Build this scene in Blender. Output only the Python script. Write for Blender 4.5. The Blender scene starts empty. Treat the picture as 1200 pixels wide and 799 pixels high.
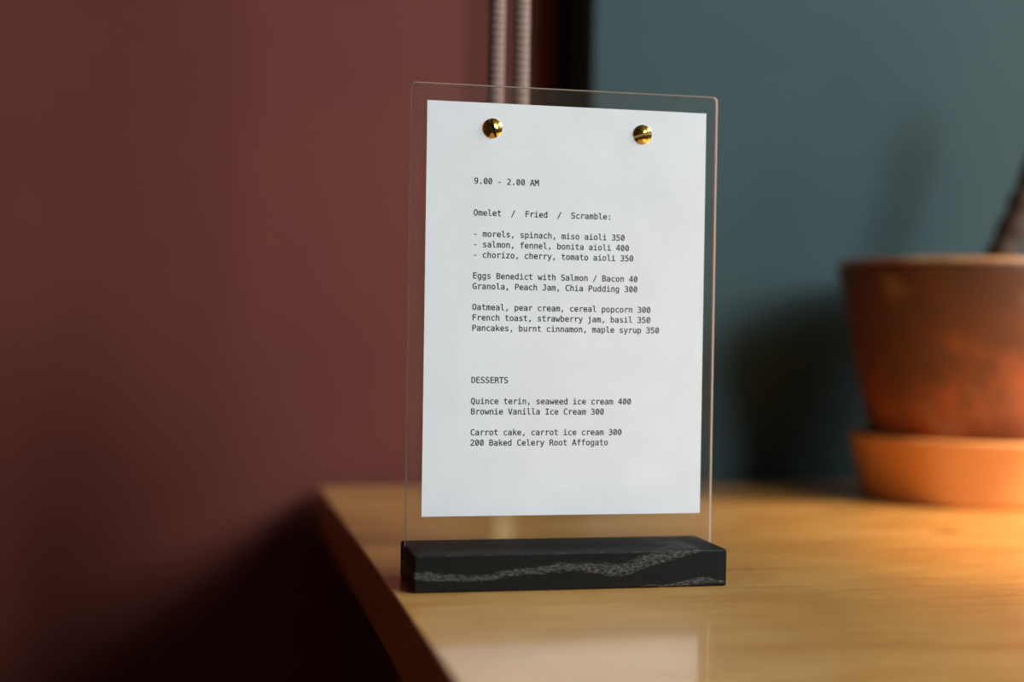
import bpy, bmesh, math, random
from mathutils import Vector, Matrix, noise

SC = bpy.context.scene
COL = SC.collection
MM = 0.001
random.seed(4)

# ------------------------------------------------------------------ camera
cam_d = bpy.data.cameras.new('camera')
cam = bpy.data.objects.new('camera', cam_d)
COL.objects.link(cam)
SC.camera = cam
yaw, pitch, roll = 0.2138241, -0.0106479, 0.0150944
f_ = Vector((math.sin(yaw)*math.cos(pitch), math.cos(yaw)*math.cos(pitch), math.sin(pitch)))
r0 = Vector((math.cos(yaw), -math.sin(yaw), 0))
u0 = r0.cross(f_)
r_ = r0*math.cos(roll) + u0*math.sin(roll)
u_ = -r0*math.sin(roll) + u0*math.cos(roll)
m = Matrix((r_, u_, -f_)).transposed().to_4x4()
m.translation = Vector((-108.912, -712.447, 130.466))*MM
cam.matrix_world = m
cam_d.sensor_width = 36.0
cam_d.lens = 1668.25/1200*36.0
cam_d.clip_start = 0.02
cam_d.dof.use_dof = True
cam_d.dof.focus_distance = (Vector((74, -8, 130))*MM - m.translation).dot(f_)
cam_d.dof.aperture_fstop = 2.3

# ------------------------------------------------------------------ world and light
w = bpy.data.worlds.new('world')
SC.world = w
w.use_nodes = True
w.node_tree.nodes['Background'].inputs[0].default_value = (0.55, 0.68, 0.8, 1)
w.node_tree.nodes['Background'].inputs[1].default_value = 0.6

def aim(o, target):
    o.rotation_euler = (Vector(target)-o.location).to_track_quat('-Z', 'Y').to_euler()

def area(name, loc, target, sx, sy, power, color):
    l = bpy.data.lights.new(name, 'AREA')
    l.shape = 'RECTANGLE'; l.size = sx; l.size_y = sy
    l.energy = power; l.color = color
    o = bpy.data.objects.new(name, l); COL.objects.link(o)
    o.location = loc; aim(o, target)
    return o
area('window_daylight', (1.80, -2.5, 1.35), (1.2, 0, 0.4), 1.0, 1.3, 84, (0.88, 0.96, 1.0))
area('side_window_daylight', (2.15, -0.50, 1.25), (0.2, -0.1, 0.1), 1.0, 1.0, 60, (0.90, 0.97, 1.0))
s = bpy.data.lights.new('sunbeam', 'SPOT')
s.energy = 400; s.color = (1.0, 0.70, 0.34); s.spot_size = math.radians(26); s.spot_blend = 1.0
s.shadow_soft_size = 0.06
so = bpy.data.objects.new('sunbeam', s); COL.objects.link(so)
so.location = (1.45, -0.55, 1.5); aim(so, (0.66, 0.05, 0.0))

SC.view_settings.view_transform = 'Standard'
SC.view_settings.look = 'None'
SC.view_settings.exposure = 0.06
SC.view_settings.gamma = 1.0
SC.view_settings.use_curve_mapping = False
SC.cycles.max_bounces = 10
SC.cycles.transparent_max_bounces = 12
SC.cycles.sample_clamp_indirect = 4.0

# ------------------------------------------------------------------ materials
def mat(name):
    m = bpy.data.materials.new(name); m.use_nodes = True
    nt = m.node_tree
    return m, nt, nt.nodes['Principled BSDF'], nt.nodes['Material Output']

def N(nt, typ, **kw):
    n = nt.nodes.new(typ)
    for k, v in kw.items():
        setattr(n, k, v)
    return n

def coords(nt, scale=(1, 1, 1), rot=(0, 0, 0)):
    tc = N(nt, 'ShaderNodeTexCoord')
    mp = N(nt, 'ShaderNodeMapping')
    mp.inputs['Scale'].default_value = scale
    mp.inputs['Rotation'].default_value = rot
    nt.links.new(tc.outputs['Object'], mp.inputs['Vector'])
    return mp.outputs['Vector']

def noise_tex(nt, vec, scale, detail=4, rough=0.5, dist=0.0):
    n = N(nt, 'ShaderNodeTexNoise')
    n.inputs['Scale'].default_value = scale
    n.inputs['Detail'].default_value = detail
    n.inputs['Roughness'].default_value = rough
    n.inputs['Distortion'].default_value = dist
    nt.links.new(vec, n.inputs['Vector'])
    return n.outputs['Fac']

def ramp(nt, fac, stops):
    r = N(nt, 'ShaderNodeValToRGB')
    e = r.color_ramp.elements
    while len(e) > 1:
        e.remove(e[-1])
    for i, (p, c) in enumerate(stops):
        if i == 0:
            x = e[0]; x.position = p
        else:
            x = e.new(p)
        x.color = (c[0], c[1], c[2], 1) if not isinstance(c, (int, float)) else (c, c, c, 1)
    nt.links.new(fac, r.inputs['Fac'])
    return r.outputs['Color']

def mix(nt, fac, a, b, blend='MIX'):
    n = N(nt, 'ShaderNodeMix', data_type='RGBA', blend_type=blend)
    for sock, v in ((n.inputs[0], fac), (n.inputs[6], a), (n.inputs[7], b)):
        if isinstance(v, (int, float)):
            sock.default_value = v
        elif isinstance(v, tuple):
            sock.default_value = (*v, 1)
        else:
            nt.links.new(v, sock)
    return n.outputs[2]

def math_n(nt, op, a, b=0.0, clamp=False):
    n = N(nt, 'ShaderNodeMath', operation=op, use_clamp=clamp)
    for sock, v in ((n.inputs[0], a), (n.inputs[1], b)):
        if isinstance(v, (int, float)):
            sock.default_value = v
        else:
            nt.links.new(v, sock)
    return n.outputs[0]

def bump(nt, bsdf, h, strength, dist):
    b = N(nt, 'ShaderNodeBump')
    b.inputs['Strength'].default_value = strength
    b.inputs['Distance'].default_value = dist
    nt.links.new(h, b.inputs['Height'])
    nt.links.new(b.outputs['Normal'], bsdf.inputs['Normal'])

def painted(name, col, rough=0.55, var=0.12):
    m, nt, b, o = mat(name)
    v = coords(nt)
    n = noise_tex(nt, v, 3.0, 5, 0.6)
    dark = tuple(c*(1-var) for c in col); light = tuple(c*(1+var) for c in col)
    nt.links.new(ramp(nt, n, [(0.3, dark), (0.7, light)]), b.inputs['Base Color'])
    b.inputs['Roughness'].default_value = rough
    b.inputs['Specular IOR Level'].default_value = 0.15
    bump(nt, b, noise_tex(nt, v, 260, 3), 0.15, 0.0004)
    return m

M_BROWN = painted('oxblood_wall_paint', (0.135, 0.034, 0.026), 0.6)
M_TEAL = painted('teal_wall_paint', (0.034, 0.063, 0.068), 0.6)
M_DARK = painted('dark_gap', (0.012, 0.007, 0.006), 0.8)
M_PLASTER = painted('plaster', (0.11, 0.10, 0.09), 0.8)
M_WHITE = painted('white_frame_paint', (0.7, 0.7, 0.68), 0.4)
M_CREAM = painted('cream_paint', (0.80, 0.66, 0.36), 0.5)
M_FLOOR = painted('dark_floor', (0.06, 0.035, 0.025), 0.4)

def wood_table():
    m, nt, b, o = mat('honey_lacquered_wood')
    v = coords(nt, (2.2, 14, 14), (0, 0, 0.05))
    v2 = coords(nt, (6, 95, 95), (0, 0, 0.05))
    v3 = coords(nt, (1, 1.6, 1))
    g = noise_tex(nt, v, 1.6, 5, 0.55, 1.4)
    f = noise_tex(nt, v2, 2.2, 4, 0.6, 0.3)
    big = noise_tex(nt, v3, 7.0, 4, 0.6, 0.8)
    c = ramp(nt, g, [(0.25, (0.62, 0.30, 0.075)), (0.5, (0.72, 0.38, 0.105)), (0.75, (0.78, 0.44, 0.14))])
    c2 = ramp(nt, f, [(0.30, (0.78, 0.70, 0.58)), (0.52, (1, 1, 1))])
    c = mix(nt, 0.75, c, c2, 'MULTIPLY')
    c3 = ramp(nt, big, [(0.33, (0.76, 0.68, 0.55)), (0.6, (1.0, 1.0, 1.0))])
    c = mix(nt, 0.8, c, c3, 'MULTIPLY')
    # short dark flecks in the grain
    fl = noise_tex(nt, coords(nt, (55, 420, 420), (0, 0, -0.22)), 1.0, 3, 0.6, 0.5)
    fl2 = noise_tex(nt, coords(nt, (1, 1, 1)), 9.0, 3, 0.6)
    fm = math_n(nt, 'MULTIPLY', ramp(nt, fl, [(0.60, 0.0), (0.72, 0.8)]), ramp(nt, fl2, [(0.42, 0.0), (0.6, 1.0)]))
    c = mix(nt, fm, c, (0.30, 0.115, 0.03))
    # small knots
    vo = N(nt, 'ShaderNodeTexVoronoi'); vo.inputs['Scale'].default_value = 5.2
    nt.links.new(coords(nt, (1, 1.6, 1)), vo.inputs['Vector'])
    k = ramp(nt, vo.outputs['Distance'], [(0.0, 1.0), (0.035, 0.8), (0.08, 0.0)])
    c = mix(nt, k, c, (0.13, 0.045, 0.015))
    nt.links.new(c, b.inputs['Base Color'])
    b.inputs['Roughness'].default_value = 0.42
    b.inputs['Coat Weight'].default_value = 0.85
    b.inputs['Coat Roughness'].default_value = 0.11
    b.inputs['Coat IOR'].default_value = 1.45
    bump(nt, b, f, 0.12, 0.0006)
    return m
M_TABLE = wood_table()

def paper_mat():
    m, nt, b, o = mat('white_paper')
    v = coords(nt, (1, 1, 1))
    n = noise_tex(nt, v, 28, 4, 0.6)
    nt.links.new(ramp(nt, n, [(0.3, (0.775, 0.80, 0.815)), (0.7, (0.83, 0.85, 0.865))]), b.inputs['Base Color'])
    b.inputs['Roughness'].default_value = 0.8
    b.inputs['Specular IOR Level'].default_value = 0.2
    h1 = noise_tex(nt, coords(nt, (1, 1, 0.45)), 420, 3, 0.6)
    h2 = noise_tex(nt, v, 45, 4, 0.55, 0.8)
    a = math_n(nt, 'ADD', math_n(nt, 'MULTIPLY', h1, 0.12), h2)
    bump(nt, b, a, 0.26, 0.0008)
    return m
M_PAPER = paper_mat()

m, nt, b, o = mat('black_print_ink'); M_INK = m
b.inputs['Base Color'].default_value = (0.012, 0.015, 0.015, 1); b.inputs['Roughness'].default_value = 0.7

def acrylic(name, refl, tint, edge=False):
    m = bpy.data.materials.new(name); m.use_nodes = True
    nt = m.node_tree; nt.nodes.clear()
    out = N(nt, 'ShaderNodeOutputMaterial')
    tr = N(nt, 'ShaderNodeBsdfTransparent'); tr.inputs[0].default_value = (*tint, 1)
    gl = N(nt, 'ShaderNodeBsdfGlossy'); gl.inputs['Roughness'].default_value = 0.02
    fr = N(nt, 'ShaderNodeFresnel'); fr.inputs[0].default_value = 1.49
    mx = N(nt, 'ShaderNodeMixShader')
    nt.links.new(fr.outputs[0], mx.inputs[0]); nt.links.new(tr.outputs[0], mx.inputs[1]); nt.links.new(gl.outputs[0], mx.inputs[2])
    last = mx.outputs[0]
    # faint warm diffuse haze with fine specks (or the sawn, frosted edge)
    df = N(nt, 'ShaderNodeBsdfDiffuse'); df.inputs[0].default_value = (0.72, 0.64, 0.55, 1) if edge else (0.6, 0.5, 0.38, 1)
    tl = N(nt, 'ShaderNodeBsdfTranslucent'); tl.inputs[0].default_value = (0.80, 0.62, 0.50, 1)
    ad = N(nt, 'ShaderNodeMixShader'); ad.inputs[0].default_value = 0.65 if edge else 0.0
    nt.links.new(df.outputs[0], ad.inputs[1]); nt.links.new(tl.outputs[0], ad.inputs[2])
    m2 = N(nt, 'ShaderNodeMixShader')
    if edge:
        m2.inputs[0].default_value = 0.62
    else:
        tc = N(nt, 'ShaderNodeTexCoord')
        n = noise_tex(nt, tc.outputs['Object'], 900, 2, 0.6)
        nn = noise_tex(nt, tc.outputs['Object'], 40, 3, 0.6)
        sp = ramp(nt, n, [(0.0, 0.015), (0.70, 0.018), (0.78, 0.20)])
        sp = mix(nt, 0.5, sp, ramp(nt, nn, [(0.3, 0.012), (0.7, 0.045)]))
        nt.links.new(sp, m2.inputs[0])
    nt.links.new(last, m2.inputs[1]); nt.links.new(ad.outputs[0], m2.inputs[2])
    nt.links.new(m2.outputs[0], out.inputs[0])
    return m
M_ACRYLIC = acrylic('clear_acrylic', 1, (0.985, 0.985, 0.975))
M_ACR_EDGE = acrylic('sawn_acrylic_edge', 1, (0.9, 0.85, 0.75), edge=True)

m, nt, b, o = mat('polished_brass'); M_BRASS = m
b.inputs['Metallic'].default_value = 1.0; b.inputs['Roughness'].default_value = 0.15
v = coords(nt)
nt.links.new(ramp(nt, noise_tex(nt, v, 500, 3), [(0.35, (0.80, 0.47, 0.06)), (0.65, (0.96, 0.64, 0.13))]), b.inputs['Base Color'])
bump(nt, b, noise_tex(nt, v, 380, 2), 0.25, 0.0006)

m, nt, b, o = mat('dark_slot_brass'); M_SLOT = m  # darker, rougher brass colour so the slot floor stands out
b.inputs['Metallic'].default_value = 1.0; b.inputs['Roughness'].default_value = 0.35
b.inputs['Base Color'].default_value = (0.16, 0.09, 0.03, 1)

def curve_fn(nt, x, pts):
    return ramp(nt, x, pts)

def base_wood():
    # black-stained wood whose open grain is grey in two flame-shaped figures
    m, nt, b, o = mat('black_stained_wood')
    tc = N(nt, 'ShaderNodeTexCoord')
    sx = N(nt, 'ShaderNodeSeparateXYZ'); nt.links.new(tc.outputs['Object'], sx.inputs[0])
    u = math_n(nt, 'DIVIDE', sx.outputs[0], 0.1605)
    vv = math_n(nt, 'DIVIDE', sx.outputs[2], 0.0188)
    wob = noise_tex(nt, coords(nt, (90, 200, 420)), 1.0, 5, 0.7)
    vw = math_n(nt, 'ADD', vv, math_n(nt, 'MULTIPLY', math_n(nt, 'SUBTRACT', wob, 0.5), 0.34))
    def band(cpts, wpts):
        d = math_n(nt, 'ABSOLUTE', math_n(nt, 'SUBTRACT', vw, curve_fn(nt, u, cpts)))
        wd = curve_fn(nt, u, wpts)
        q = math_n(nt, 'DIVIDE', d, math_n(nt, 'ADD', wd, 0.001))
        r = math_n(nt, 'SUBTRACT', 1.15, q, True)
        return math_n(nt, 'MULTIPLY', r, 1.9, True)
    b1 = band([(0, .46), (.16, .37), (.22, .36), (.28, .46), (.38, .56), (.48, .61), (.57, .58), (.63, .50), (.69, .56), (.72, .70), (.78, .82), (.83, .88), (.9, .98), (1, 1.0)],
              [(0, .10), (.15, .08), (.25, .07), (.4, .10), (.5, .11), (.58, .16), (.64, .17), (.72, .20), (.8, .14), (.88, .08), (.92, 0), (1, 0)])
    b2 = band([(0, 0), (.72, .03), (.84, .08), (.92, .19), (1, .10)],
              [(0, 0), (.70, 0), (.78, .03), (.9, .08), (.96, .05), (1, .02)])
    band_m = math_n(nt, 'MAXIMUM', b1, b2)
    pores = noise_tex(nt, coords(nt, (400, 1900, 2700), (0, -0.12, 0)), 1.0, 3, 0.65, 0.4)
    pm = ramp(nt, pores, [(0.47, 0.0), (0.57, 1.0)])
    fac = math_n(nt, 'MULTIPLY', band_m, pm)
    # upper side: scattered pores
    top = math_n(nt, 'GREATER_THAN', sx.outputs[2], 0.0180)
    tp = noise_tex(nt, coords(nt, (500, 1500, 10)), 1.0, 2, 0.6)
    tpm = math_n(nt, 'MULTIPLY', math_n(nt, 'MULTIPLY', ramp(nt, tp, [(0.55, 0.0), (0.68, 1.0)]), top), 0.5)
    fac = math_n(nt, 'MAXIMUM', fac, tpm)
    tone = ramp(nt, noise_tex(nt, coords(nt, (20, 200, 200)), 1.0, 4), [(0.3, (0.004, 0.004, 0.0035)), (0.7, (0.007, 0.0065, 0.0055))])
    nt.links.new(mix(nt, fac, tone, (0.105, 0.102, 0.097)), b.inputs['Base Color'])
    b.inputs['Roughness'].default_value = 0.5
    b.inputs['Specular IOR Level'].default_value = 0.16
    bump(nt, b, fac, 0.3, 0.0002)
    return m
M_BASE = base_wood()

def terracotta(name, aged):
    m, nt, b, o = mat(name)
    v = coords(nt)
    n1 = noise_tex(nt, v, 16, 5, 0.6, 0.3)
    if aged:
        sx = N(nt, 'ShaderNodeSeparateXYZ'); nt.links.new(v, sx.inputs[0])
        n2 = noise_tex(nt, coords(nt, (1, 1, 1.3)), 22, 4, 0.6, 0.5)
        n3 = noise_tex(nt, coords(nt, (1, 1, 0.8)), 34, 3, 0.5)
        n4 = noise_tex(nt, coords(nt, (0.6, 0.6, 2.4)), 26, 3, 0.5)
        zz = math_n(nt, 'DIVIDE', sx.outputs[2], 0.18)
        h = math_n(nt, 'ADD', zz, math_n(nt, 'MULTIPLY', math_n(nt, 'SUBTRACT', n2, 0.5), 0.9))
        c = ramp(nt, h, [(0.14, (0.42, 0.110, 0.028)), (0.40, (0.26, 0.060, 0.016)), (0.62, (0.115, 0.030, 0.010)), (0.95, (0.075, 0.025, 0.010))])
        c = mix(nt, ramp(nt, n3, [(0.56, 0.0), (0.72, 0.4)]), c, (0.34, 0.21, 0.12))   # lime bloom patches
        c = mix(nt, ramp(nt, n1, [(0.32, 0.75), (0.52, 0.0)]), c, (0.06, 0.022, 0.012))
        rim = math_n(nt, 'MULTIPLY', math_n(nt, 'GREATER_THAN', sx.outputs[2], 0.1730), 0.75)
        c = mix(nt, rim, c, ramp(nt, n4, [(0.4, (0.42, 0.15, 0.06)), (0.62, (0.55, 0.36, 0.16))]))
        b.inputs['Roughness'].default_value = 0.5
    else:
        c = ramp(nt, n1, [(0.3, (0.58, 0.225, 0.060)), (0.7, (0.66, 0.28, 0.085))])
        b.inputs['Roughness'].default_value = 0.6
    nt.links.new(c, b.inputs['Base Color'])
    bump(nt, b, noise_tex(nt, v, 220, 4), 0.2, 0.0006)
    return m
M_POT = terracotta('aged_terracotta', True)
M_SAUCER = terracotta('clean_terracotta', False)

m, nt, b, o = mat('cord_fibre'); M_CORD = m
nt.links.new(ramp(nt, noise_tex(nt, coords(nt, (1, 1, 4)), 300, 3), [(0.3, (0.24, 0.155, 0.13)), (0.7, (0.32, 0.215, 0.18))]), b.inputs['Base Color'])
b.inputs['Roughness'].default_value = 0.85
m, nt, b, o = mat('bark'); M_BARK = m
v = coords(nt, (1, 1, 0.5))
nn = noise_tex(nt, v, 90, 5, 0.65)
nt.links.new(ramp(nt, nn, [(0.3, (0.035, 0.017, 0.010)), (0.62, (0.085, 0.040, 0.022)), (0.74, (0.20, 0.13, 0.08))]), b.inputs['Base Color'])
b.inputs['Roughness'].default_value = 0.75
bump(nt, b, nn, 0.6, 0.002)
m, nt, b, o = mat('pale_scar'); M_SCAR = m
b.inputs['Base Color'].default_value = (0.45, 0.36, 0.22, 1); b.inputs['Roughness'].default_value = 0.8
m, nt, b, o = mat('potting_soil'); M_SOIL = m
nn = noise_tex(nt, coords(nt), 120, 5)
nt.links.new(ramp(nt, nn, [(0.3, (0.012, 0.008, 0.005)), (0.7, (0.05, 0.03, 0.018))]), b.inputs['Base Color'])
b.inputs['Roughness'].default_value = 0.9
bump(nt, b, nn, 0.9, 0.004)

# ------------------------------------------------------------------ helpers
def obj(name, bm, material, parent=None, smooth=False):
    me = bpy.data.meshes.new(name)
    bmesh.ops.recalc_face_normals(bm, faces=bm.faces)
    bm.to_mesh(me); bm.free()
    mats = material if isinstance(material, (list, tuple)) else [material]
    for x in mats:
        me.materials.append(x)
    if smooth:
        for p in me.polygons:
            p.use_smooth = True
    o = bpy.data.objects.new(name, me); COL.objects.link(o)
    if parent:
        o.parent = parent
    return o

def thing(name, label, cat, loc=(0, 0, 0), group=None):
    o = bpy.data.objects.new(name, None); COL.objects.link(o)
    o.empty_display_size = 0.05
    o.location = loc; o['label'] = label; o['category'] = cat
    if group:
        o['group'] = group
    return o

def box(x0, x1, y0, y1, z0, z1, bevel=0.0, seg=2, bm=None):
    own = bm is None
    if own:
        bm = bmesh.new()
    r = bmesh.ops.create_cube(bm, size=1.0)
    for v in r['verts']:
        v.co = Vector(((x0+x1)/2 + v.co.x*(x1-x0), (y0+y1)/2 + v.co.y*(y1-y0), (z0+z1)/2 + v.co.z*(z1-z0)))
    if bevel:
        es = list({e for v in r['verts'] for e in v.link_edges})
        bmesh.ops.bevel(bm, geom=es, offset=bevel, segments=seg, affect='EDGES', profile=0.5)
    return bm

def lathe(prof, n=96, bm=None):
    bm = bm or bmesh.new()
    rings = []
    for r, z in prof:
        if r < 1e-6:
            rings.append([bm.verts.new((0, 0, z))])
        else:
            rings.append([bm.verts.new((r*math.cos(2*math.pi*i/n), r*math.sin(2*math.pi*i/n), z)) for i in range(n)])
    for a, b in zip(rings, rings[1:]):
        for i in range(n):
            j = (i+1) % n
            if len(a) == 1 and len(b) == 1:
                continue
            if len(a) == 1:
                bm.faces.new((a[0], b[i], b[j]))
            elif len(b) == 1:
                bm.faces.new((a[i], a[j], b[0]))
            else:
                bm.faces.new((a[i], a[j], b[j], b[i]))
    return bm

def tube(path, radii, n=12, bm=None, ring_mod=None):
    bm = bm or bmesh.new()
    rings = []
    prev = None
    for k, p in enumerate(path):
        a = path[max(k-1, 0)]; c = path[min(k+1, len(path)-1)]
        t = (c-a).normalized()
        if prev is None:
            up = Vector((0, 1, 0)) if abs(t.y) < 0.9 else Vector((1, 0, 0))
            x = up.cross(t).normalized()
        else:
            x = (prev - t*prev.dot(t)).normalized()
        prev = x; y = t.cross(x)
        rings.append([bm.verts.new(p + (x*math.cos(2*math.pi*i/n) + y*math.sin(2*math.pi*i/n))*(radii[k]*(ring_mod(k, i) if ring_mod else 1))) for i in range(n)])
    for a, b in zip(rings, rings[1:]):
        for i in range(n):
            j = (i+1) % n
            bm.faces.new((a[i], a[j], b[j], b[i]))
    bm.faces.new(rings[0]); bm.faces.new(rings[-1])
    return bm

def boolean(o, cutter_bms, op='DIFFERENCE'):
    cs = []
    for bm in cutter_bms:
        c = obj('cut', bm, o.data.materials[0] if o.data.materials else M_DARK)
        c.matrix_world = o.matrix_world
        md = o.modifiers.new('b', 'BOOLEAN'); md.operation = op; md.object = c; md.solver = 'EXACT'
        cs.append(c)
    bpy.context.view_layer.update()
    dg = bpy.context.evaluated_depsgraph_get()
    me = bpy.data.meshes.new_from_object(o.evaluated_get(dg))
    o.modifiers.clear()
    o.data = me
    for c in cs:
        bpy.data.objects.remove(c)

def struct(name, bm, m, parent=None):
    o = obj(name, bm, m, parent)
    if parent is None:
        o['kind'] = 'structure'
    return o

# ------------------------------------------------------------------ room
FZ, CZ = -0.74, 1.95
XL, XR, YF, YB = -1.7, 2.3, -2.65, 0.445
T = 0.12
struct('floor', box(XL-T, XR+T, YF-T, 1.2, FZ-0.08, FZ), M_FLOOR)
struct('ceiling', box(XL-T, XR+T, YF-T, 1.2, CZ, CZ+0.08), M_PLASTER)
struct('wall_left', box(XL-T, XL, YF, 1.2, FZ, CZ), M_BROWN)
# brown wall behind the table: front leaf, then a set-back strip
bm = bmesh.new()
box(XL, 0.0985, YB, 0.56, FZ, CZ, bm=bm)
struct('wall_back', bm, M_BROWN)
struct('trim_1', box(0.0985, 0.193, 0.513, 0.56, FZ, CZ), M_BROWN)
cl = box(0.1385, 0.1555, 0.488, 0.513, 0.030, 0.095, bevel=0.003)  # made-up unseen block, added for its pale streak reflected in the tabletop
struct('added_streak_reflector', cl, M_CREAM, bpy.data.objects['trim_1'])
struct('wall_recess', box(0.193, 0.26, 0.70, 0.74, FZ, CZ), M_DARK)
struct('trim_2', box(0.187, 0.193, 0.56, 0.70, FZ, CZ), M_DARK)
struct('wall_back_right', box(0.2055, XR, 0.4345, 0.70, FZ, CZ, bevel=0.002), M_TEAL)
# right wall plain, front wall with the window
struct('wall_right', box(XR, XR+T, YF, 1.2, FZ, CZ), M_PLASTER)
wx0, wx1, wz0, wz1 = 1.30, 2.20, 0.72, 1.90
struct('wall_front', box(XL, wx0, YF-T, YF, FZ, CZ), M_PLASTER)
struct('wall_front_right', box(wx1, XR, YF-T, YF, FZ, CZ), M_PLASTER)
struct('wall_front_sill', box(wx0, wx1, YF-T, YF, FZ, wz0), M_PLASTER)
struct('wall_front_head', box(wx0, wx1, YF-T, YF, wz1, CZ), M_PLASTER)
wf = bmesh.new()
for a in ((wx0, wx0+.05, wz0, wz1), (wx1-.05, wx1, wz0, wz1), (wx0+.05, wx1-.05, wz0, wz0+.05), (wx0+.05, wx1-.05, wz1-.05, wz1)):
    box(a[0], a[1], YF-.09, YF-.03, a[2], a[3], bm=wf)
win = struct('window_1', wf, M_WHITE)
struct('window_sill', box(wx0-.04, wx1+.04, YF-.02, YF+.06, wz0-.03, wz0), M_WHITE, win)

# ------------------------------------------------------------------ table
TX0, TX1, TY0, TY1, TT = -0.0172, 1.45, -0.36, 0.4309, 0.034
t = thing('table', 'honey-coloured lacquered wooden table under the menu holder and potted plant', 'table', (0.7, 0.035, FZ))
def tp(bm, name, mt, smooth=False):
    o = obj(name, bm, mt, t, smooth); o.location = (-0.7, -0.035, -FZ); return o
tp(box(TX0, TX1, TY0, TY1, -TT, 0, bevel=0.0012, seg=3), 'tabletop', M_TABLE)
for a in ((TX0+.10, TX1-.10, TY0+.06, TY0+.08), (TX0+.10, TX1-.10, TY1-.08, TY1-.06), (TX0+.08, TX0+.10, TY0+.06, TY1-.06), (TX1-.10, TX1-.08, TY0+.06, TY1-.06)):
    tp(box(a[0], a[1], a[2], a[3], -TT-.07, -TT), 'apron', M_TABLE)
for x in (TX0+.06, TX1-.11):
    for y in (TY0+.03, TY1-.09):
        bm = box(x, x+.05, y, y+.05, FZ, -TT, bevel=.002)
        for v in bm.verts:
            if v.co.z < -0.4:
                v.co.x = x+.025+(v.co.x-x-.025)*.7; v.co.y = y+.025+(v.co.y-y-.025)*.7
        tp(bm, 'leg', M_TABLE)

# ------------------------------------------------------------------ menu holder
BX0, BX1, BY0, BY1, BH = -7.86*MM, 152.63*MM, -30.6*MM, 17.0*MM, 18.8*MM
ORG = Vector((-7.86*MM, -30.6*MM, 0))
h = thing('menu_holder', 'clear acrylic menu stand with a black wooden foot on the table', 'menu stand', (0, 0, 0))
base = obj('base', box(0, BX1-BX0, 0, BY1-BY0, 0, BH, bevel=0.0010, seg=2), M_BASE, h)
base.location = ORG
base['label'] = 'black-stained wooden block with grey open grain'
sy = -ORG.y
boolean(base, [box(-0.01, BX1-BX0+0.01, sy-0.0016, sy+0.0016, 0.0088, 0.03)])
def rrect(x0, x1, z0, z1, r, y0, y1, seg=6, holes=()):
    bm = bmesh.new()
    pts = []
    for cx, cz, a0, rr in ((x1-r, z1-r, 0, r), (x0+r, z1-r, 90, r), (x0, z0, 180, 0), (x1, z0, 270, 0)):
        if rr == 0:
            pts.append((cx, cz))
        else:
            for k in range(seg+1):
                a = math.radians(a0+90*k/seg); pts.append((cx+rr*math.cos(a), cz+rr*math.sin(a)))
    ch = 0.00025
    cx, cz = (x0+x1)/2, (z0+z1)/2
    def ring(y, inset):
        return [bm.verts.new((p[0]-math.copysign(inset, p[0]-cx), y, p[1]-math.copysign(inset, p[1]-cz))) for p in pts]
    R = [ring(y0, ch), ring(y0+ch, 0), ring(y1-ch, 0), ring(y1, ch)]
    f1 = bm.faces.new(R[0]); f2 = bm.faces.new(R[-1])
    n = len(pts)
    for a, b in zip(R, R[1:]):
        for i in range(n):
            f = bm.faces.new((a[i], a[(i+1) % n], b[(i+1) % n], b[i])); f.material_index = 1
    return bm
pan = obj('acrylic_panel', rrect(-8.05*MM, 154.56*MM, 8.9*MM, 252.47*MM, 2.6*MM, -0.0015, 0.0015), [M_ACRYLIC, M_ACR_EDGE], h)
pan['label'] = 'clear acrylic panel with pale cut edges'

def screw(cx, cz, ang):
    R, H = 0.0050, 0.0021
    prof = [(0.0, 0.0021)]
    for k in range(1, 13):
        a = k/12
        prof.append((R*a, H*(1-a*a*0.80)))
    prof += [(R*0.985, 0.0001), (R*0.95, -0.0), (0, 0)]
    bm = lathe([(max(r, 0), z) for r, z in prof], 64)
    o = obj('brass_screw', bm, M_BRASS, h)
    boolean(o, [box(-0.00065, 0.00065, -0.02, 0.02, 0.00025, 0.01)])
    o.data.materials.append(M_SLOT)
    for p in o.data.polygons:
        inslot = abs(p.center.x) < 0.0006 and p.center.z > 0.0001 and (abs(p.normal.x) > 0.95 or (p.center.z < 0.0003 and p.area > 2e-6))
        p.use_smooth = True
        if inslot and abs(p.normal.x) < 0.5:
            p.material_index = 1
    try:
        o.data.set_sharp_from_angle(angle=math.radians(35))
    except Exception:
        pass
    o.matrix_local = Matrix.Translation((cx, -0.00185, cz)) @ Matrix.Rotation(math.radians(90), 4, 'X') @ Matrix.Rotation(ang, 4, 'Z')
    s2 = obj('shank', lathe([(0, 0), (0.0019, 0), (0.0019, -0.0045), (0.0042, -0.0045), (0.0042, -0.0060), (0, -0.0060)], 32), M_BRASS, o)
    return o
# ang: 0 = upright slot
s1 = screw(33.6*MM, 230.7*MM, math.radians(19))
s1['label'] = 'brass slotted screw with near-upright slot'
s2 = screw(113.1*MM, 230.9*MM, math.radians(-71))
s2['label'] = 'brass slotted screw with near-level slot'
# panel holes for the shanks
boolean(pan, [lathe([(0, 0), (0.00195, 0), (0.00195, 0.02), (0, 0.02)], 24) for _ in range(0)]) if False else None

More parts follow.
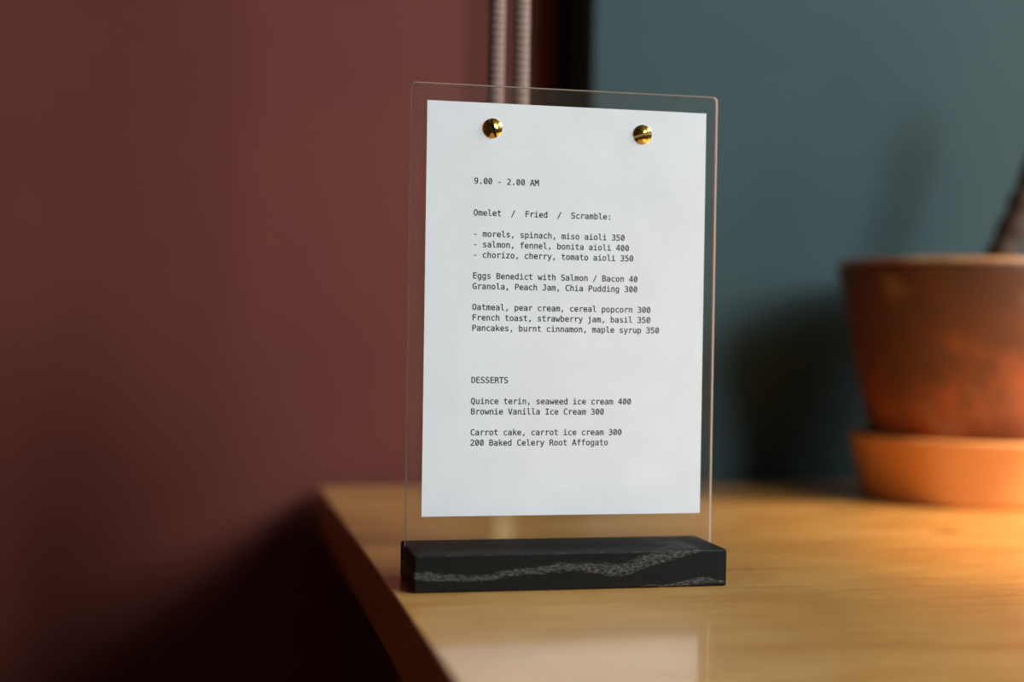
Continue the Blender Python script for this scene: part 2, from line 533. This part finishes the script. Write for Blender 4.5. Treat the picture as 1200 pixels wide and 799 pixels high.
# ------------------------------------------------------------------ menu sheet
PZ = 33.44*MM
PH, PW = 210*MM, 148*MM
sheet = thing('menu_sheet', 'white printed breakfast menu sheet fixed to the acrylic panel by brass screws', 'menu', (0, -0.0017, PZ))
def wav(x, z):
    return -0.00004 - 0.00030*max(0, noise.noise(Vector((x*22+3, z*16, 1.3)))) * min(1, x/0.02, (PW-x)/0.02, 1)
bm = bmesh.new()
nx, nz = 74, 104
g = [[bm.verts.new((PW*i/nx, wav(PW*i/nx, PH*k/nz)-0.00008, PH*k/nz)) for i in range(nx+1)] for k in range(nz+1)]
for k in range(nz):
    for i in range(nx):
        bm.faces.new((g[k][i], g[k][i+1], g[k+1][i+1], g[k+1][i]))
ret = bmesh.ops.extrude_face_region(bm, geom=bm.faces[:])
for v in ret['geom']:
    if isinstance(v, bmesh.types.BMVert):
        v.co.y = 0
paper = obj('paper', bm, M_PAPER, sheet, True)
for p in paper.data.polygons:
    p.use_smooth = True

try:
    paper.data.set_sharp_from_angle(angle=math.radians(40))
except Exception:
    pass

GLYPHS = {
",": "175 106 263 106 263 33 194 -100 140 -100 175 33",
"-": "124 224 305 224 305 167 124 167",
".": "170 106 258 106 258 0 170 0",
"/": "310 520 376 520 102 -66 36 -66",
"0": "214 474 172 460 141 421 123 354 117 259 123 165 141 99 172 59 214 46 258 59 288 99 306 165 312 259 306 354 288 421 258 460;214 529 288 512 340 461 372 376 383 259 372 143 340 58 288 7 214 -10 141 7 89 58 57 143 46 259 57 376 89 461 141 512;152 125 176 112 277 395 253 408",
"2": "130 59 369 59 369 0 53 0 53 59 114 124 167 180 208 225 234 255 263 293 281 323 290 350 293 377 287 416 268 445 237 464 197 470 165 467 131 459 95 444 57 424 57 495 93 510 128 521 162 527 196 529 265 519 319 489 354 442 365 382 361 349 350 315 329 280 299 242 276 215 243 179 196 129",
"3": "270 278 315 259 349 230 369 191 376 143 364 79 327 31 270 0 194 -10 158 -8 121 -3 84 5 48 16 48 86 83 70 118 58 152 51 186 49 237 56 275 75 298 107 306 150 298 191 275 222 239 242 191 249 138 249 138 307 191 307 234 312 267 328 287 353 294 387 288 423 269 449 238 465 197 470 165 468 133 463 99 454 63 442 63 507 103 517 138 524 169 528 197 529 265 520 318 491 352 447 364 390 358 351 340 319 310 294",
"4": "256 456 92 181 256 181;244 520 326 520 326 181 395 181 395 124 326 124 326 0 256 0 256 124 36 124 36 190",
"5": "72 520 335 520 335 461 136 461 136 333 151 338 166 341 181 343 197 344 269 332 325 296 360 240 372 167 360 93 323 37 264 2 187 -10 147 -9 111 -5 79 2 50 12 50 84 82 68 114 58 147 51 180 49 232 57 270 80 294 117 302 167 293 216 269 253 230 277 178 284 150 283 123 278 97 270 72 259",
"9": "208 231 248 239 278 263 297 301 304 352 297 403 278 442 248 466 208 474 167 467 137 443 119 405 114 352 119 299 137 261 166 238;82 11 82 76 105 64 129 56 154 51 180 49 239 62 282 99 307 162 316 248 296 217 270 194 238 180 202 175 135 187 85 222 55 278 44 353 55 428 87 483 138 518 206 529 285 513 339 464 370 380 381 259 368 144 330 59 268 7 183 -10 158 -9 132 -5 107 2",
":": "170 370 258 370 258 265 170 265;170 106 258 106 258 0 170 0",
"A": "214 458 140 192 289 192;172 520 257 520 416 0 344 0 305 135 123 135 86 0 13 0",
"B": "128 248 128 58 212 58 264 63 299 79 319 108 325 150 318 194 298 224 262 242 212 248;128 462 128 305 210 305 254 310 284 325 301 350 307 388 301 422 284 445 255 458 210 462;58 520 212 520 282 511 335 485 367 444 378 388 372 345 355 313 326 290 287 278 332 263 367 235 389 194 396 143 384 81 350 36 292 9 212 0 58 0",
"C": "374 18 346 6 319 -3 290 -8 259 -10 170 8 104 61 62 146 48 259 62 373 104 458 170 511 259 529 290 527 319 522 346 513 374 501 374 429 347 447 318 461 289 469 259 472 199 459 156 419 130 353 122 259 130 166 156 100 199 60 259 47 289 50 319 58 347 72 374 91",
"D": "152 58 227 69 276 101 302 163 311 259 302 357 276 418 227 451 152 462 118 462 118 58;153 520 257 504 329 456 371 376 385 259 371 144 329 63 257 16 153 0 48 0 48 520",
"E": "69 520 377 520 377 461 139 461 139 307 367 307 367 248 139 248 139 59 384 59 384 0 69 0",
"F": "81 520 387 520 387 461 152 461 152 307 365 307 365 248 152 248 152 0 81 0",
"G": "384 43 354 20 321 3 284 -7 244 -10 157 8 91 61 49 146 36 259 49 373 91 458 158 511 246 529 278 527 309 520 338 508 367 492 367 420 338 443 309 459 278 469 246 472 186 459 143 419 118 353 109 259 117 165 142 99 184 60 244 47 266 48 285 52 302 59 317 69 317 209 242 209 242 267 384 267",
"I": "70 520 359 520 359 461 250 461 250 59 359 59 359 0 70 0 70 59 179 59 179 461 70 461",
"J": "38 21 38 103 70 79 103 61 138 51 173 47 216 53 243 73 258 110 263 170 263 461 130 461 130 520 333 520 333 170 324 86 296 31 247 0 173 -10 140 -8 107 -2 73 7",
"M": "30 520 124 520 214 255 304 520 399 520 399 0 334 0 334 459 241 185 188 185 95 459 95 0 30 0",
"O": "315 259 309 358 292 423 261 460 214 472 169 460 138 423 120 358 114 259 120 161 138 96 169 59 214 47 261 59 292 96 309 161;389 259 378 141 346 57 291 7 214 -10 138 7 84 56 51 140 41 259 51 378 84 462 138 513 214 529 291 513 346 462 378 378",
"P": "139 462 139 267 220 267 264 273 296 292 317 323 324 365 317 406 297 436 264 456 220 462;69 520 220 520 297 510 352 480 386 432 397 365 386 297 353 248 297 219 220 209 139 209 139 0 69 0",
"Q": "228 -9 225 -9 221 -10 217 -10 214 -10 138 7 84 57 51 141 41 259 51 378 84 462 138 513 214 529 291 513 346 462 378 378 389 259 383 167 365 95 335 41 292 7 362 -59 310 -94;315 259 309 358 292 423 261 460 214 472 169 460 138 423 120 358 114 259 120 161 138 96 169 59 214 47 261 59 292 96 309 161",
"R": "265 245 290 235 311 219 332 190 359 142 429 0 354 0 292 131 266 177 244 204 219 216 188 220 120 220 120 0 50 0 50 520 195 520 270 510 326 481 360 434 372 369 365 323 343 285 310 259;120 462 120 278 197 278 241 283 273 300 291 329 297 369 291 409 271 438 239 456 195 462",
"S": "352 502 352 431 320 449 288 462 256 470 223 472 179 466 144 449 123 422 116 386 120 356 135 334 162 317 205 304 242 295 306 273 349 242 374 198 382 142 371 77 336 29 280 0 203 -10 166 -8 129 -2 92 8 55 21 55 96 94 74 131 59 167 50 203 47 250 53 286 71 308 99 315 138 310 172 295 197 267 215 224 229 186 237 124 258 81 287 57 326 48 376 60 438 95 487 150 519 220 529 250 528 283 522 317 514",
"T": "16 520 413 520 413 461 250 461 250 0 180 0 180 461 16 461",
"V": "214 59 337 520 409 520 257 0 172 0 20 520 93 520",
"a": "244 196 223 196 174 191 139 176 117 152 110 118 116 86 132 63 157 48 190 44 238 53 274 80 296 124 304 182 304 196;369 222 369 0 304 0 304 58 281 28 253 6 218 -6 177 -10 123 -2 82 24 55 63 46 114 57 171 90 212 144 238 218 246 304 246 304 256 298 297 281 324 250 340 206 345 173 343 140 336 107 324 75 308 75 372 110 384 143 393 175 398 206 399 251 396 289 385 320 367 344 342 356 323 363 299 367 267",
"b": "320 195 314 260 296 307 267 336 226 345 185 336 155 307 137 260 131 195 137 130 155 83 185 54 226 44 267 54 296 82 314 129;131 340 150 365 174 384 203 396 236 399 299 386 347 345 377 281 387 196 377 110 347 45 299 4 235 -10 203 -6 174 5 150 24 131 49 131 0 67 0 67 542 131 542",
"c": "369 20 343 7 316 -3 289 -8 260 -10 180 3 119 44 81 109 68 195 81 280 119 345 180 386 260 399 288 398 315 392 342 383 369 369 369 302 344 322 318 335 291 343 260 345 207 335 168 306 144 259 135 195 144 131 168 83 207 54 260 44 292 47 320 54 346 68 369 86",
"d": "299 340 299 542 363 542 363 0 299 0 299 49 280 24 256 5 227 -6 195 -10 131 4 83 45 53 110 43 196 53 281 84 345 132 386 195 399 228 396 257 384 281 366;110 195 116 129 134 82 163 54 204 44 245 54 275 83 293 130 299 195 293 260 275 307 245 336 204 345 163 336 134 307 116 260",
"e": "387 211 387 180 110 180 110 178 118 121 143 79 183 53 237 44 268 47 301 54 335 66 372 84 372 20 336 7 302 -3 268 -8 236 -10 155 4 94 44 56 109 43 195 55 279 93 344 151 385 227 399 293 387 344 349 376 289;323 230 316 279 296 316 266 338 224 345 182 337 148 314 124 278 112 229",
"f": "370 542 370 489 297 489 268 485 249 474 239 455 236 424 236 390 370 390 370 340 236 340 236 0 172 0 172 340 68 340 68 390 172 390 172 417 179 473 201 511 239 534 293 542",
"g": "299 198 293 262 275 308 246 336 207 345 165 336 135 308 117 262 110 198 117 135 135 88 166 60 208 50 247 60 275 88 293 135;363 25 352 -52 321 -108 270 -142 200 -153 172 -152 144 -148 115 -142 86 -134 86 -71 119 -85 148 -94 175 -100 200 -102 244 -95 275 -74 293 -37 299 16 299 18 299 62 281 33 257 13 228 1 193 -3 131 11 84 52 53 116 43 198 53 281 84 345 131 386 193 399 227 396 256 384 280 365 299 338 299 389 363 389",
"h": "366 242 366 0 302 0 302 242 297 287 283 319 259 337 225 344 186 336 156 312 138 273 132 220 132 0 68 0 68 542 132 542 132 331 152 361 178 382 210 395 248 399 300 390 337 360 359 311",
"i": "89 390 253 390 253 50 380 50 380 0 62 0 62 50 189 50 189 340 89 340;189 542 253 542 253 461 189 461",
"j": "209 -7 209 340 99 340 99 390 273 390 273 -7 265 -67 242 -112 204 -139 153 -148 65 -148 65 -94 146 -94 174 -89 193 -72 205 -45;209 542 273 542 273 461 209 461",
"k": "82 542 148 542 148 228 317 390 394 390 241 243 419 0 340 0 196 201 148 156 148 0 82 0",
"l": "222 141 226 103 238 76 258 60 285 54 360 54 360 0 279 0 228 9 190 37 166 81 158 141 158 495 56 495 56 546 222 546",
"m": "235 350 249 372 265 387 286 396 310 399 350 390 376 363 390 311 395 226 395 0 337 0 337 223 334 290 327 326 314 341 294 346 270 340 256 324 248 288 245 223 245 0 187 0 187 223 184 291 177 326 163 341 141 346 120 340 106 324 99 288 96 223 96 0 38 0 38 390 96 390 96 357 109 375 125 388 143 397 164 399 188 396 208 387 224 372",
"n": "366 242 366 0 302 0 302 242 297 287 283 319 259 337 225 344 186 336 156 312 138 273 132 220 132 0 68 0 68 390 132 390 132 331 152 361 178 382 210 395 248 399 300 390 337 360 359 311",
"o": "214 345 172 336 141 307 122 260 116 195 122 129 141 82 172 54 214 44 258 54 289 82 307 129 314 195 307 260 289 307 258 336;214 399 286 386 339 347 371 282 382 195 371 107 339 42 286 3 214 -10 143 3 91 42 58 107 48 195 58 282 91 347 143 386",
"p": "131 49 131 -148 66 -148 66 390 131 390 131 340 149 366 173 384 202 396 235 399 298 386 346 345 376 280 386 193 376 108 345 44 298 3 235 -10 201 -6 173 5 149 24;319 195 313 260 295 307 266 336 225 345 184 336 155 307 137 260 131 195 137 130 155 83 184 54 225 44 266 54 295 82 313 129",
"r": "402 310 381 323 360 333 338 338 314 340 261 331 222 303 198 257 190 194 190 0 126 0 126 390 190 390 190 314 211 350 240 377 276 394 319 399 341 398 363 393 383 386 402 375",
"s": "339 376 339 314 311 328 283 338 255 344 227 346 189 342 162 332 146 314 140 289 144 266 156 250 184 237 236 225 262 220 304 206 334 183 352 152 359 113 348 61 318 22 268 -2 203 -10 174 -9 143 -4 110 4 74 14 74 80 109 64 143 53 175 46 205 44 242 48 271 61 288 81 294 109 273 147 209 171 206 171 182 176 134 191 101 213 82 243 76 282 85 332 114 369 160 392 222 399 253 398 282 394 311 386",
"t": "214 501 214 390 359 390 359 340 214 340 214 128 218 92 230 68 253 55 287 51 359 51 359 0 281 0 220 7 179 29 157 68 150 128 150 340 46 340 46 390 150 390 150 501",
"u": "68 148 68 389 132 389 132 148 137 102 151 70 174 52 208 46 248 54 278 77 296 116 302 169 302 389 366 389 366 0 302 0 302 58 281 29 255 7 223 -6 186 -10 134 0 97 29 75 78",
"w": "0 390 63 390 131 75 187 276 242 276 298 75 366 390 429 390 338 0 277 0 214 214 153 0 91 0",
"y": "299 125 281 78 258 18 229 -56 212 -94 194 -118 172 -135 146 -145 116 -148 64 -148 64 -95 102 -95 127 -91 146 -78 164 -49 187 6 36 390 104 390 220 85 334 390 401 390",
"z": "79 391 362 391 362 332 138 52 362 52 362 0 71 0 71 59 295 339 79 339"
}
for c in list(GLYPHS):
    GLYPHS[c] = [[tuple(map(int, q)) for q in zip(l.split()[0::2], l.split()[1::2])] for l in GLYPHS[c].split(';')]
ADV = 2.432
SX, SZ = ADV/429*MM, 0.00578*MM
def text_line(txt, x0, z0):
    cu = bpy.data.curves.new('t', 'CURVE'); cu.dimensions = '2D'; cu.fill_mode = 'BOTH'; cu.offset = 0.00008
    for n, ch in enumerate(txt):
        if ch == ' ':
            continue
        for lp in GLYPHS[ch]:
            s = cu.splines.new('POLY'); s.points.add(len(lp)-1)
            for i, (px, py) in enumerate(lp):
                s.points[i].co = (n*ADV*MM + px*SX, py*SZ, 0, 1)
            s.use_cyclic_u = True
    o = bpy.data.objects.new('t', cu); COL.objects.link(o)
    bpy.context.view_layer.update()
    me = bpy.data.meshes.new_from_object(o.evaluated_get(bpy.context.evaluated_depsgraph_get()))
    bpy.data.objects.remove(o); bpy.data.curves.remove(cu)
    for v in me.vertices:
        x, z = v.co.x+x0, v.co.y+z0
        v.co = (x, wav(x, z)-0.00011, z)
    me.materials.clear(); me.materials.append(M_INK)
    q = bpy.data.objects.new('printed_line', me); COL.objects.link(q); q.parent = sheet
    return q
LINES = [("9.00 - 2.00 AM", 202.3), ("Omelet  /  Fried  /  Scramble:", 186.2),
 ("- morels, spinach, miso aioli 350", 175.5), ("- salmon, fennel, bonita aioli 400", 170.2), ("- chorizo, cherry, tomato aioli 350", 164.9),
 ("Eggs Benedict with Salmon / Bacon 40", 154.2), ("Granola, Peach Jam, Chia Pudding 300", 148.9),
 ("Oatmeal, pear cream, cereal popcorn 300", 138.3), ("French toast, strawberry jam, basil 350", 133.0), ("Pancakes, burnt cinnamon, maple syrup 350", 127.7),
 ("DESSERTS", 101.2), ("Quince terin, seaweed ice cream 400", 90.5), ("Brownie Vanilla Ice Cream 300", 85.2),
 ("Carrot cake, carrot ice cream 300", 74.6), ("200 Baked Celery Root Affogato", 69.3)]
for tx, z in LINES:
    text_line(tx, 24.35*MM, z*MM-PZ)

# ------------------------------------------------------------------ hanging cords
cords = thing('hanging_cord', 'pair of pale braided cords hanging down behind the menu stand', 'cord', (0.066, 0.120, 0))
def cord_path(xt, xm):
    P = []
    n = 620
    for k in range(n+1):
        z = 1.95 - 1.5*k/20 if k < 20 else 0.45 - (0.45-0.085)*(k-20)/(n-20)
        x = xm + (xt-xm)*(z-0.2)/0.15
        if z < 0.20:
            q = (0.20-z)/(0.20-0.085); q = q*q*(3-2*q)
            x = xm + ((0.066 + (0.0042 if xm > 0.066 else -0.0042))-xm)*q
        P.append(Vector((x-0.066, 0, z)))
    return P
CX = [(0.0602, 0.0592), (0.0747, 0.0748)]
def cord(xt, xm):
    P = cord_path(xt, xm)
    bm = bmesh.new()
    step = 0.0042
    def rm(k, i):
        # braid: two sets of strands crossing, V-shaped ribs
        z = P[k].z; a = 2*math.pi*i/16
        s = abs(((z/step + abs(math.sin(a))*0.5) % 1.0)-0.5)*2
        return 0.72 + 0.30*math.sqrt(max(0, 1-s*s*0.98))
    return obj('cord', tube(P, [0.0051]*len(P), 16, bm, rm), M_CORD, cords, True)
cord(*CX[0])
cord(*CX[1])
obj('knot', lathe([(0, 0.050), (0.006, 0.0495), (0.0105, 0.044), (0.0115, 0.037), (0.0095, 0.030), (0.0075, 0.027), (0.0095, 0.020), (0.0105, 0.010), (0.011, 0.0005), (0, 0.0005)], 40), M_CORD, cords, True).location = (0, 0, 0.05)

# ------------------------------------------------------------------ pot, saucer, plant
PC = Vector((0.480, 0.309, 0))
sau = obj('saucer', lathe([(0, 0.0), (0.076, 0.0), (0.0785, 0.0015), (0.080, 0.006), (0.0875, 0.045), (0.0893, 0.0475), (0.0893, 0.0498), (0.0875, 0.051), (0.085, 0.050), (0.083, 0.047), (0.077, 0.012), (0.074, 0.009), (0, 0.008)], 128), M_SAUCER, None, True)
sau.location = PC
sau['label'] = 'bright orange terracotta saucer under the dark flowerpot'; sau['category'] = 'saucer'
plant = thing('potted_plant', 'weathered dark-stained terracotta flowerpot holding a bare brown stem', 'potted plant', PC+Vector((0, 0, 0.0085)))
Z0 = 0.0085
pp = [(0, 0.0), (0.0635, 0.0), (0.0655, 0.002), (0.0985, 0.163), (0.0998, 0.167), (0.1005, 0.1735), (0.0996, 0.1762), (0.0980, 0.1772), (0.0945, 0.1767), (0.0915, 0.173), (0.0895, 0.160), (0.060, 0.010), (0, 0.008)]
pot = obj('pot', lathe(pp, 128), M_POT, plant, True)
bm = lathe([(0, 0.149), (0.03, 0.151), (0.06, 0.149), (0.0865, 0.146), (0.0872, 0.144), (0.0862, 0.140), (0, 0.140)], 64)
for v in bm.verts:
    if v.co.z > 0.1455:
        v.co.z += 0.003*noise.noise(v.co*90)
obj('soil', bm, M_SOIL, plant, True)
path = []
rad = []
for k in range(40):
    q = k/39
    q *= 0.5
    path.append(Vector((0.008+0.135*q+0.012*math.sin(q*5), 0.0-0.02*q, 0.140+0.42*q)))
    rad.append((0.0125-0.004*q)*(1+0.08*math.sin(k*1.7)))
stem = obj('stem', tube(path, rad, 16, None, lambda k, i: 1+0.10*noise.noise(Vector((i*0.9, k*0.6, 0)))), M_BARK, plant, True)
bm = bmesh.new(); bmesh.ops.create_icosphere(bm, subdivisions=3, radius=0.0055)
for v in bm.verts:
    v.co.z *= 1.3
sc = obj('bud_scar', bm, M_SCAR, plant, True); sc.location = (0.0500, -0.0125, 0.2300)
